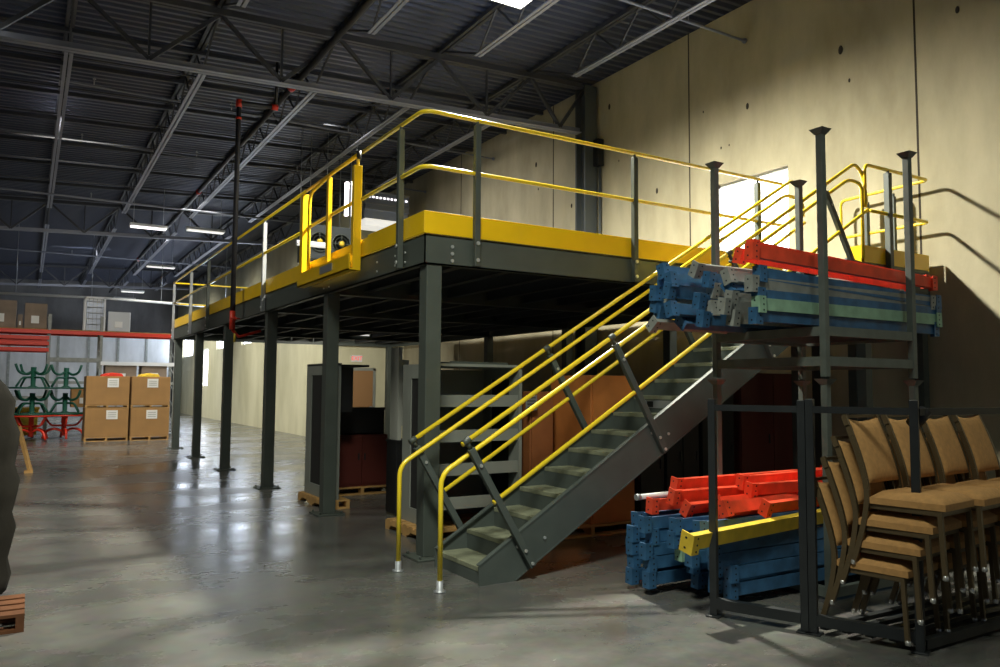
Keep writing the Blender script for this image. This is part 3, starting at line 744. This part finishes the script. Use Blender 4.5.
# ------------------------------------------------------------------ chairs
def make_chair(label, group):
    t = thing('banquet_chair', label, 'chair', (0, 0, 0), 0, group)
    def back(z):  # x of the side rail at height z
        if z < .46: return -.015-.11*((.46-z)/.46)**1.6
        return -.015-.15*((z-.46)/.5)**1.5
    # side rails (rear leg + back upright), each its own mesh
    for s in (-1, 1):
        b = B(); zs = [.015+(.965-.015)*i/14 for i in range(15)]
        for i in range(14):
            b.bar((back(zs[i]), s*.215, zs[i]), (back(zs[i+1]), s*(.215 if i < 12 else .205), zs[i+1]), .024, .034, up=(1, 0, 0))
        lg = b.build('leg', 'chairframe', t)
        b = B(); b.lathe([(.018, 0), (.018, .02), (.014, .03)], (back(.02), s*.215, .0), 10); b.build('glide', 'glide', lg)
        b = B(); b.bar((.42, s*.20, .40), (.445, s*.213, .015), .026, .026, up=(1, 0, 0)); lg = b.build('leg', 'chairframe', t)
        b = B(); b.lathe([(.018, 0), (.018, .02), (.014, .03)], (.446, s*.213, .0), 10); b.build('glide', 'glide', lg)
    b = B(); b.box(-.015, -.205, .37, .43, -.18, .405); b.box(-.015, .18, .37, .43, .205, .405); b.box(.405, -.2, .37, .435, .2, .405); b.box(-.02, -.2, .37, .01, .2, .405)
    b.build('seat_frame', 'chairframe', t, .006)
    b = B()
    n = 8; g = [[None]*(n+1) for _ in range(n+1)]; g2 = [[None]*(n+1) for _ in range(n+1)]
    for i in range(n+1):
        for j_ in range(n+1):
            u_, v_ = i/n, j_/n
            x = -.0+.455*u_; y = (-.22+.44*v_)*(1-.06*u_)
            e = min(1, min(u_, 1-u_, v_, 1-v_)*6); zt = .445+.045*math.sin(e*PI/2)
            g[i][j_] = b.bm.verts.new((x, y, zt)); g2[i][j_] = b.bm.verts.new((x, y, .405))
    for i in range(n):
        for j_ in range(n):
            f = b._f([g[i][j_], g[i+1][j_], g[i+1][j_+1], g[i][j_+1]]); f.smooth = True
            b._f([g2[i][j_], g2[i][j_+1], g2[i+1][j_+1], g2[i+1][j_]])
    for i in range(n):
        b._f([g[i][0], g2[i][0], g2[i+1][0], g[i+1][0]]); b._f([g[i][n], g[i+1][n], g2[i+1][n], g2[i][n]])
        b._f([g[0][i], g[0][i+1], g2[0][i+1], g2[0][i]]); b._f([g[n][i], g2[n][i], g2[n][i+1], g[n][i+1]])
    b.build('seat', 'fabric', t)
    b = B(); m_ = 12; F1, F2 = [], []
    for i in range(m_+1):
        z = .53+.41*i/m_; xx = back(z); r1, r2_ = [], []
        for j_ in range(9):
            v_ = j_/8; y = (-.198+.396*v_); e = min(1, min(v_, 1-v_, i/m_, 1-i/m_)*5+.15)
            top = -.02*math.sin(v_*PI) if i == m_ else 0
            r1.append(b.bm.verts.new((xx+.012+.022*math.sin(e*PI/2), y, z+top))); r2_.append(b.bm.verts.new((xx-.014, y, z+top)))
        F1.append(r1); F2.append(r2_)
    for i in range(m_):
        for j_ in range(8):
            b._f([F1[i][j_], F1[i][j_+1], F1[i+1][j_+1], F1[i+1][j_]]).smooth = True
            b._f([F2[i][j_], F2[i+1][j_], F2[i+1][j_+1], F2[i][j_+1]], 1)
        b._f([F1[i][0], F1[i+1][0], F2[i+1][0], F2[i][0]]); b._f([F1[i][8], F2[i][8], F2[i+1][8], F1[i+1][8]])
    for j_ in range(8):
        b._f([F1[0][j_], F2[0][j_], F2[0][j_+1], F1[0][j_+1]]); b._f([F1[m_][j_], F1[m_][j_+1], F2[m_][j_+1], F2[m_][j_]])
    b.build('backrest', ['fabric', 'chairframe'], t)
    b = B(); b.bar((back(.955), -.21, .955), (back(.955), .21, .955), .024, .02); b.build('top_bar', 'chairframe', t)
    return t
ca = math.radians(90-173)
cF = Vector((math.cos(ca), math.sin(ca), 0)); cL = Vector((-cF.y, cF.x, 0))
stack_n = ['stack beside the low beam pile', 'second stack from the beam pile', 'third stack from the beam pile', 'fourth stack from the beam pile']
pos_n = ['bottom chair', 'second chair up', 'third chair up', 'top chair']
cp_ = None
for si in range(4):
    org = Vector((4.64, 3.49, .065))+cF*.125+cL*.215+Vector((.456, .012, 0))*si
    for k in range(4):
        loc = org+cF*(.077*k)+Vector((0, 0, .145*k))
        lb = 'tan banquet chair, %s of the %s' % (pos_n[k], stack_n[si])
        if cp_ is None: cp_ = make_chair(lb, 'banquet chairs stacked in the black frame'); cp_.location = loc; cp_.rotation_euler = (0, 0, ca)
        else: dup(cp_, loc, (0, 0, ca), lb, 'banquet chairs stacked in the black frame')

# ------------------------------------------------------------------ stored goods under the mezzanine
def pallet(label, x, y, w, d, rz=0, m='wood', h=.12, group='wooden pallets on the floor'):
    t = thing('pallet', label, 'pallet', (x, y, 0), rz, group)
    b = B(); n = max(4, int(d/.14))
    for k in range(n):
        yy = d*k/n; b.box(0, yy, h-.02, w, yy+d/n*.72, h)
    b.build('deck_boards', m, t)
    for k in range(3):
        xx = (w-.05)*k/2; b = B()
        b.prism([(0, .02), (d*.1, .02), (d*.16, .055), (d*.34, .055), (d*.4, .02), (d*.6, .02), (d*.66, .055), (d*.84, .055), (d*.9, .02), (d, .02), (d, h-.02), (0, h-.02)], 'x', xx, xx+.05); b.build('stringer', m, t)
    for yy in (0, d*.45, d-.1): b = B(); b.box(0, yy, 0, w, yy+.1, .02); b.build('bottom_board', m, t)
def shelf_unit(name, label, x, y, w, d, z0, h, zs, cat='shelving unit', top=0.):
    t = thing(name, label, cat, (x, y, z0))
    for s, xx in ((-1, 0), (1, w-.04)):
        b = B(); f = .22
        b.box(xx, 0, 0, xx+.04, f, h); b.box(xx, d-f, 0, xx+.04, d, h); b.box(xx, f, 0, xx+.04, d-f, .16); b.box(xx, f, h-.13, xx+.04, d-f, h)
        sp_ = b.build('side_frame', 'shelf', t)
        b = B(); b.box(xx+.014, f, .16, xx+.026, d-f, h-.13); b.build('slot_panel', 'shelfin', sp_)
    b = B(); b.box(.04, d-.03, 0, w-.04, d, h-.02); b.build('back_panel', 'shelf', t)
    for zz in zs:
        b = B(); b.box(.042, .03, zz, w-.042, d-.03, zz+.025); b.box(.042, .018, zz, w-.042, .032, zz+.13); b.build('shelf', 'shelf', t)
    b = B(); b.box(-top, -.02, h, w+top, d, h+.03); b.build('top_board', 'shelf' if len(zs) > 2 else 'black', t)
    return t
pallet('worn wooden pallet under the big grey shelving unit behind the corner column', 3.62, 7.5, 1.3, 1.05)
shelf_unit('shelving_unit', 'big grey metal shelving unit with five shelves behind the corner column', 3.75, 7.55, 1.10, .85, .12, 1.74, (.2, .56, .92, 1.3))
pallet('pale wooden pallet under the tall grey cabinet beside the second column', 3.42, 10.15, .36, 1.15)
c_ = shelf_unit('display_cabinet', 'tall narrow grey cabinet with a dark slotted side beside the second column', 3.48, 10.2, .16, 1.0, .12, 1.80, (.1,), 'cabinet')
b = B(); b.box(.16, .45, 1.15, .50, .95, 1.79); b.build('upper_case', 'black', c_)
b = B(); b.box(.16, .4, 1.795, .72, .95, 1.825); b.build('top_extension', 'black', c_)
pallet('wooden pallet under the dark maroon cabinet', 3.95, 11.35, .95, .9)
t = thing('maroon_cabinet', 'low dark maroon cabinet standing on a wooden pallet', 'cabinet', (4.0, 11.4, .12))
b = B(); b.box(0, .02, 0, .85, .8, .78); b.build('body', 'maroon', t, .006)
for k in range(2): 
    b = B(); b.box(.01+.42*k, .0, .04, .42+.42*k, .02, .75); dd = b.build('door', 'maroon', t)
    b = B(); b.box(.36+.1*k, -.012, .4, .38+.1*k, .0, .5); b.build('handle', 'dark', dd)
t = thing('black_case', 'black open-fronted case stacked on the dark maroon cabinet', 'case', (4.02, 11.45, .905))
b = B(); b.box(0, 0, 0, .78, .02, .37); b.box(0, .0, 0, .02, .6, .4); b.box(.76, 0, 0, .78, .6, .4); b.box(0, .58, 0, .78, .6, .4); b.box(0, 0, 0, .78, .6, .02); b.build('case_shell', 'black', t)
b = B(); b.box(-.01, -.015, .37, .79, .01, .41); b.build('rim', 'dark', t)
t = thing('standing_panel', 'pale grey panel standing on the black crate behind the big grey shelving unit', 'panel', (4.05, 9.22, .96), 0)
b = B(); b.box(0, 0, .0, .05, .25, 1.18); b.build('frame', 'pale', t)
b = B(); b.box(.05, .02, .18, .15, .22, 1.02); b.build('infill', 'pale', t)
t = thing('storage_crate', 'black crate on the floor behind the big grey shelving unit', 'crate', (4.03, 9.2, 0))
b = B(); b.box(0, 0, .03, .55, .32, .93); b.build('body', 'black', t, .006)
b = B(); b.box(-.012, -.012, .93, .562, .332, .958); b.build('lid', 'black', t)
pallet('wooden pallet under the orange-brown cabinet seen beneath the stairs', 4.75, 6.98, 1.35, 1.0)
t = thing('brown_cabinet', 'big orange-brown wooden cabinet standing on a pallet behind the staircase', 'cabinet', (5.44, 7.02, .12))
b = B(); b.box(0, .02, 0, .64, .8, 1.66); b.build('body', 'orwood', t, .006)
b = B(); b.box(.02, 0, .05, .62, .02, 1.62); b.build('door', 'orwood', t)
t = thing('dark_brown_cabinet', 'narrow dark brown cabinet between the grey shelving and the orange-brown cabinet', 'cabinet', (4.94, 7.5, .12))
b = B(); b.box(0, .02, 0, .32, .45, 1.47); b.build('body', 'brown', t, .006)
b = B(); b.box(.015, 0, .05, .305, .02, 1.42); b.build('door', 'brown', t)
t = thing('paper_sheet', 'grey printed paper notice on the side of the dark brown cabinet', 'notice', (4.82, 7.42, 1.38))
b = B(); b.box(0, 0, 0, .15, .006, .17); b.build('sheet', 'galv', t)
b = B()
for k in range(4): b.box(.02, -.003, .03+k*.035, .13, .0, .04+k*.035)
b.build('printed_line', 'shelfin', t)
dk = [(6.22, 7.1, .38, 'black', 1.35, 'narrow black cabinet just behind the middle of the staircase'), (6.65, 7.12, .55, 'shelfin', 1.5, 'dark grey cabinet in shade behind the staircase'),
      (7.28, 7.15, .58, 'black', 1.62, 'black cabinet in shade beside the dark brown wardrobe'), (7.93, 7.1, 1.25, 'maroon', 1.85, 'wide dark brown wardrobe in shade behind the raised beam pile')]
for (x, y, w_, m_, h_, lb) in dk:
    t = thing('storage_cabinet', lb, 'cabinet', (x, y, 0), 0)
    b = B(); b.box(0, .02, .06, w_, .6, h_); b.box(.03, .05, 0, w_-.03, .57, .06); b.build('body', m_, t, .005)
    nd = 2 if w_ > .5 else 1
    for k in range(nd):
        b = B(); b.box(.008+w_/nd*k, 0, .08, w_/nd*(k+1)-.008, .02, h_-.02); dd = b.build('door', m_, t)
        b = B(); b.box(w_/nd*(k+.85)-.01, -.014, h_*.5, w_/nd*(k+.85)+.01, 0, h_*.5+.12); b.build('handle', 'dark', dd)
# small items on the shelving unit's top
t = thing('cable_tray', 'low metal tray lying on top of the big grey shelving unit', 'tray', (4.0, 7.7, 1.892))
b = B(); b.box(0, 0, 0, .75, .3, .008); b.box(0, 0, .008, .75, .012, .03); b.box(0, .288, .008, .75, .3, .03); b.build('tray', 'steel', t)

# ------------------------------------------------------------------ far background
def gaylord(x, y, z, w, h, lb, lbl_off):
    t = thing('cardboard_box', lb, 'box', (x, y, z), 0, 'big cardboard boxes stacked on pallets')
    b = B(); b.box(0, 0, 0, w, 1.1, h); b.build('carton', 'card', t, .012)
    b = B(); b.box(lbl_off, -.012, h-.32, lbl_off+.3, -.001, h-.06); p = b.build('paper_label', 'paper', t)
    b = B()
    for k in range(3): b.box(lbl_off+.04, -.016, h-.26+k*.06, lbl_off+.26, -.012, h-.245+k*.06)
    b.build('printed_line', 'bgrey', p)
for i, (x, w_, nm) in enumerate(((1.46, 1.14, 'beside the table stack'), (2.66, 1.06, 'beside the mezzanine column'))):
    pallet('low pallet under the cardboard boxes '+nm, x, 25.5, w_, 1.15)
    gaylord(x, 25.5, .12, w_, .84, 'big brown cardboard box, lower one of the stack '+nm, .55 if i == 0 else .42)
    pallet('thin pallet between the upper and lower cardboard boxes '+nm, x, 25.5, w_, 1.15)
    gaylord(x, 25.5, 1.05, w_, .84, 'big brown cardboard box, upper one of the stack '+nm, .55 if i == 0 else .42)
# lift the in-between pallets
for o_ in [o_ for o_ in C.objects if o_.name.startswith('pallet') and 'between the upper' in str(o_.get('label', ''))]:
    o_.location.z = .965; o_.scale = (1, 1, .66)
# odds on the boxes
for i, (x, m_, lb) in enumerate(((1.85, 'red', 'red folded item lying on the upper box beside the table stack'), (2.85, 'byellow', 'yellow folded item lying on the upper box beside the mezzanine column'))):
    t = thing('folded_cover', lb, 'cover', (x, 25.6, 1.89), .1)
    b = B(); b.prism([(0, 0), (.6, 0), (.55, .08), (.3, .11), (.06, .07)], 'y', 0, .3); b.build('fold', m_, t, .01)
    b = B(); b.prism([(.08, .0), (.5, 0), (.42, .05), (.2, .06)], 'y', -.12, 0); b.build('corner_flap', m_, t)

def ped_table(label, x, y, z, m, flip=False, top=True):
    t = thing('pedestal_table', label, 'table', (x, y, z), random.uniform(0, 1), 'stacked pedestal tables')
    Hh = .72
    if flip: t.rotation_euler = (PI, 0, random.uniform(0, 1)); t.location.z = z+Hh+.03
    b = B(); b.lathe([(.58, Hh-.02), (.61, Hh-.01), (.61, Hh+.024), (.58, Hh+.03)], n=28); b.build('table_top', m, t)
    b = B(); b.lathe([(.075, .12), (.065, Hh-.06), (.14, Hh-.02)], n=12); b.build('pedestal', m, t)
    for k in range(4):
        a = k*PI/2; dx, dy = math.cos(a), math.sin(a)
        b = B(); b.tube([(dx*.04, dy*.04, .24), (dx*.22, dy*.22, .34), (dx*.46, dy*.46, .28), (dx*.56, dy*.56, .04)], .036, 8, bend=.16)
        b.build('foot', m, t)
        b = B(); b.tube([(dx*.04, dy*.04, Hh-.30), (dx*.34, dy*.34, Hh-.30), (dx*.52, dy*.52, Hh-.03)], .03, 8, bend=.1); b.build('brace', m, t)
for (x, nm) in ((.30, 'in the stack next to the dark tarpaulin'), (1.0-.14+.0, 'in the stack next to the cardboard boxes')):
    y = 26.6 if x < .5 else 26.9
    x = .15 if x < .5 else 1.0
    x += .0
    ped_table('red pedestal table standing on the floor '+nm, x, y+(-.0), 0, 'red')
    ped_table('green pedestal table upturned in the middle '+nm, x, y, .755, 'tgreen', True)
    ped_table('green pedestal table upturned on top '+nm, x, y, 1.51, 'tgreen', True)
# red storage rack behind
ry = 29.0
t = thing('pallet_rack', 'tall pallet rack with red crossbeams behind the boxes and stacked tables', 'pallet rack', (0, ry, 0))
for x in (-2.2, .55, 2.05, 4.35):
    b = B()
    for yy in (0, 1.0):
        b.box(x-.045, yy-.04, 0, x+.045, yy+.04, 3.9 if x < 4 else 3.3)
    for k in range(6): b.bar((x, 0, .3+k*.55), (x, 1.0, .6+k*.55), .03, .03)
    b.build('upright_frame', 'bgrey', t)
for (xa, xb, z, m_) in ((-2.2, .55, 3.33, 'red'), (.55, 4.35, 3.33, 'red'), (-2.2, .55, 3.13, 'red'), (-2.2, .55, 2.95, 'red'), (-2.2, .55, 2.75, 'red'), (.55, 2.05, 2.45, 'bgrey'), (2.05, 4.35, 2.35, 'white'), (-2.2, .55, 1.2, 'bgrey')):
    for yy in (-.06, 1.06):
        b = B(); b.box(xa, yy-.02, z-.06, xb, yy+.02, z+.06); b.build('beam', m_, t)
b = B(); b.box(-2.2, -.03, 3.40, .5, 1.03, 3.42); b.box(.6, -.03, 3.40, 4.3, 1.03, 3.42); b.build('shelf_board', 'wood', t)
b = B(); b.box(-2.2, -.03, 3.02, .5, 1.03, 3.04); b.build('shelf_board', 'red', t)
def carton(x, y, z, w, d, h, m_, lb, cat='box', name='carton_box'):
    t = thing(name, lb, cat, (x, y, z))
    b = B(); b.box(0, 0, 0, w, d, h); b.build('carton', m_, t, .01)
    b = B(); b.box(w*.3, -.012, h*.2, w*.65, -.002, h*.5); b.build('paper_label', 'paper', t)
carton(-1.3, ry, 3.425, .92, .8, .86, 'oldcard', 'brown wrapped carton at the outer end of the red rack top')
carton(-.34, ry, 3.425, .14, .8, .42, 'oldcard', 'small brown carton between the larger ones on the red rack top')
carton(-.16, ry, 3.425, .62, .8, .8, 'oldcard', 'brown carton with white sheet on the red rack top beside the upright')
t = thing('wire_cage', 'pale-edged dark cage full of cartons standing on the red rack', 'cage', (1.52, ry, 3.425))
b = B()
for xx in (0, .57):
    for yy in (0, .7): b.box(xx, yy, 0, xx+.05, yy+.05, 1.08)
b.box(0, 0, 1.06, .62, .05, 1.12); b.box(0, .7, 1.06, .62, .75, 1.12); b.box(0, 0, 1.06, .05, .75, 1.12); b.box(.57, 0, 1.06, .62, .75, 1.12); b.build('frame', 'white', t)
b = B(); b.box(.07, .08, 0.01, .55, .68, 1.0); b.build('contents', 'hvac', t)
b = B()
for r_ in range(5): b.box(.05, .03, .2+r_*.19, .57, .045, .215+r_*.19)
for r_ in range(4): b.box(.12+r_*.12, .03, 0.02, .13+r_*.12, .045, 1.06)
b.build('wire_mesh', 'bgrey', t)
carton(2.22, ry, 3.425, .68, .8, .66, 'galv', 'pale grey metal bin standing on the red rack beside the cage', 'bin', 'metal_bin')
carton(1.25, ry+.1, .9, .8, .8, .0+.62, 'card', 'brown carton low on the rack behind the stacked boxes')
carton(2.2, ry+.0, 1.75, .95, .8, .55, 'oldcard', 'pale brown carton on the rack just above the cardboard boxes')
carton(3.3, ry+.0, 1.75, .8, .8, .6, 'oldcard', 'brown carton on the rack nearest the mezzanine column')
t = thing('rack_deck', 'grey shelf plank of the rack level just above the cardboard boxes', 'shelf plank', (.6, ry, 1.72))
b = B(); b.box(0, 0, 0, 3.7, .95, .028); b.build('plank', 'bgrey', t)
b = B(); b.box(0, -.06, -.06, 3.7, -.02, .03); b.build('front_lip', 'bgrey', t)
t = thing('rolling_bin', 'olive green bin on the floor behind the stacked tables', 'bin', (-.45, 28.0, 0))
b = B(); b.prism([(0, .08), (.75, .08), (.8, .9), (-.05, .9)], 'y', 0, .6); b.build('tub', 'byellow', t, .01)
b = B(); b.box(-.07, -.03, .88, .82, .63, .93); b.build('rim', 'byellow', t)
b = B()
for xx in (.1, .65):
    for yy in (.1, .5): b.lathe([(.04, 0), (.04, .08)], (xx, yy, 0), 10)
b.build('caster', 'dark', t)
t = thing('white_conduit', 'long pale pipe running across above the red rack', 'pipe', (0, 34, 0))
b = B(); b.tube([(-1.2, 0, 4.98), (2.5, 0, 5.02), (7.6, 0, 4.9)], .05, 8); b.build('pipe', 'white', t)
for x in (-.5, 2, 4.5, 7): b = B(); b.tube([(x, 0, 5.0), (x, 0, 7.6)], .012, 5); b.build('hanger_rod', 'galv', t)
# things in shade at the left edge
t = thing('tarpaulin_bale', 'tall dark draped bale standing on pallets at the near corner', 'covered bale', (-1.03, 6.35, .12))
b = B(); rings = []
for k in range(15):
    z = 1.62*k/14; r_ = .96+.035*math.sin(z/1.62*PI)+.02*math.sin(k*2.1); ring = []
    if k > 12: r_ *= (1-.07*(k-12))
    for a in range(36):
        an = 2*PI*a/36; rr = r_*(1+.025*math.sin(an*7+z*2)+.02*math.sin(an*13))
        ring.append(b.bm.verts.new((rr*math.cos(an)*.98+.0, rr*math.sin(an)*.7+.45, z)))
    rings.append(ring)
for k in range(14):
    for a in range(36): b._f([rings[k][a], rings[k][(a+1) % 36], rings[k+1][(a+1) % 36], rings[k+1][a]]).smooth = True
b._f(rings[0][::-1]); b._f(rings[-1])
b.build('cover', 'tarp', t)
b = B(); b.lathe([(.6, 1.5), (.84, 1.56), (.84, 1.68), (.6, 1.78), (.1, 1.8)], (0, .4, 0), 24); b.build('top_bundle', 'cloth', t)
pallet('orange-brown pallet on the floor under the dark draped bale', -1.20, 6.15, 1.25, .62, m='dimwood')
t = thing('leaning_plank', 'pale wooden plank leaning beside the dark draped bale', 'plank', (-.04, 17.0, 0))
b = B(); b.bar((.16, 0, .02), (-.06, .1, .85), .1, .05); b.build('board', 'wood', t)
b = B(); b.box(.06, -.05, 0, .2, .08, .05); b.build('foot_block', 'wood', t)

# ------------------------------------------------------------------ lights
def area(name, loc, target, size, power, col, sizey=None, spread=PI):
    l = bpy.data.lights.new(name, 'AREA'); l.energy = power; l.color = col; l.size = size
    if sizey: l.shape = 'RECTANGLE'; l.size_y = sizey
    l.spread = spread
    o_ = bpy.data.objects.new(name, l); C.objects.link(o_); o_.location = loc
    o_.rotation_euler = (Vector(target)-Vector(loc)).to_track_quat('-Z', 'Y').to_euler(); return o_
def spot(name, loc, target, ang, power, col, blend=1., rad=.1):
    l = bpy.data.lights.new(name, 'SPOT'); l.energy = power; l.color = col; l.spot_size = math.radians(ang); l.spot_blend = blend; l.shadow_soft_size = rad
    o_ = bpy.data.objects.new(name, l); C.objects.link(o_); o_.location = loc
    o_.rotation_euler = (Vector(target)-Vector(loc)).to_track_quat('-Z', 'Y').to_euler(); return o_
D = math.radians
spot('ceiling_lamp_light', (5.4, 8.80, 6.9), (5.9, 8.6, 0), 170, 5800, (1, .965, .82), .8, .16)
spot('ceiling_lamp_uplight', (5.4, 8.80, 7.12), (5.6, 9.2, 9), 165, 210, (.7, .8, 1), 1., .16)
area('window_daylight', (WX-.1, 8.7, 4.4), (5, 7.5, 3.5), 1.4, 90, (.92, .95, 1), 1.4)
area('high_bay_light', (6.2, 1.2, 7.1), (5.2, 3.2, 0), .6, 18, (.96, 1, .84), .6, spread=D(100))
area('aisle_light', (.5, 2.0, 7.1), (2.6, 6.2, 0), 1.2, 125, (.98, 1, .86), 1.2, spread=D(80))
area('deck_rear_fill', (5.0, 16.5, 7.1), (9.5, 17, 2), 1.0, 150, (1, .96, .88), 1.0, spread=D(120))  # added fill for the wall behind the deck, no fixture there
area('side_aisle_fill', (-1.6, 13, 7.1), (.4, 13.5, 0), 1.0, 110, (1, .97, .86), 1.0, spread=D(120))  # put in to brighten the left faces of the toe boards
area('boxes_fill', (0.5, 18, 7.1), (2, 25, 0), 1.0, 220, (1, .95, .85), 1.0, spread=D(100))  # extra lamp added so the box fronts come out brighter
area('under_deck_fill', (7.28, 19.2, 2.86), (7.6, 21.5, 1.0), .5, 70, (1, .96, .84), .15)  # added fill for the short return wall beyond the mezzanine
for k, yy in enumerate((25.0, 32.0, 41.0)): area('inner_wall_fill_%d' % k, (3.6, yy, 6.9), (6.6, yy+.5, 0), 1.0, 210, (1, .97, .85), 2.5, spread=D(112))  # unseen lamps added to lift the brightness of the inner wall
for i, h in enumerate(HW):
    area('daylight_%d' % i, (JX-.06, (h[0]+h[1])/2, (h[2]+h[3])/2), (JX-5, (h[0]+h[1])/2, 5.2 if i % 2 else 2.0), 1.4, 75, (.62, .76, 1), 1.4)
area('far_bay_light', (2, 38, 7.1), (2, 42, 0), 2, 260, (.95, .97, 1), 4, spread=D(140))

w = bpy.data.worlds.new('world'); S.world = w; w.use_nodes = True
w.node_tree.nodes['Background'].inputs[0].default_value = (.62, .75, 1, 1)
w.node_tree.nodes['Background'].inputs[1].default_value = .11
S.view_settings.view_transform = 'Standard'; S.view_settings.look = 'None'; S.view_settings.gamma = 1; S.view_settings.use_curve_mapping = False
S.view_settings.exposure = 0.
try:
    S.cycles.use_denoising = True; S.cycles.max_bounces = 6; S.cycles.diffuse_bounces = 3; S.cycles.glossy_bounces = 3; S.cycles.sample_clamp_indirect = 4
except Exception: pass
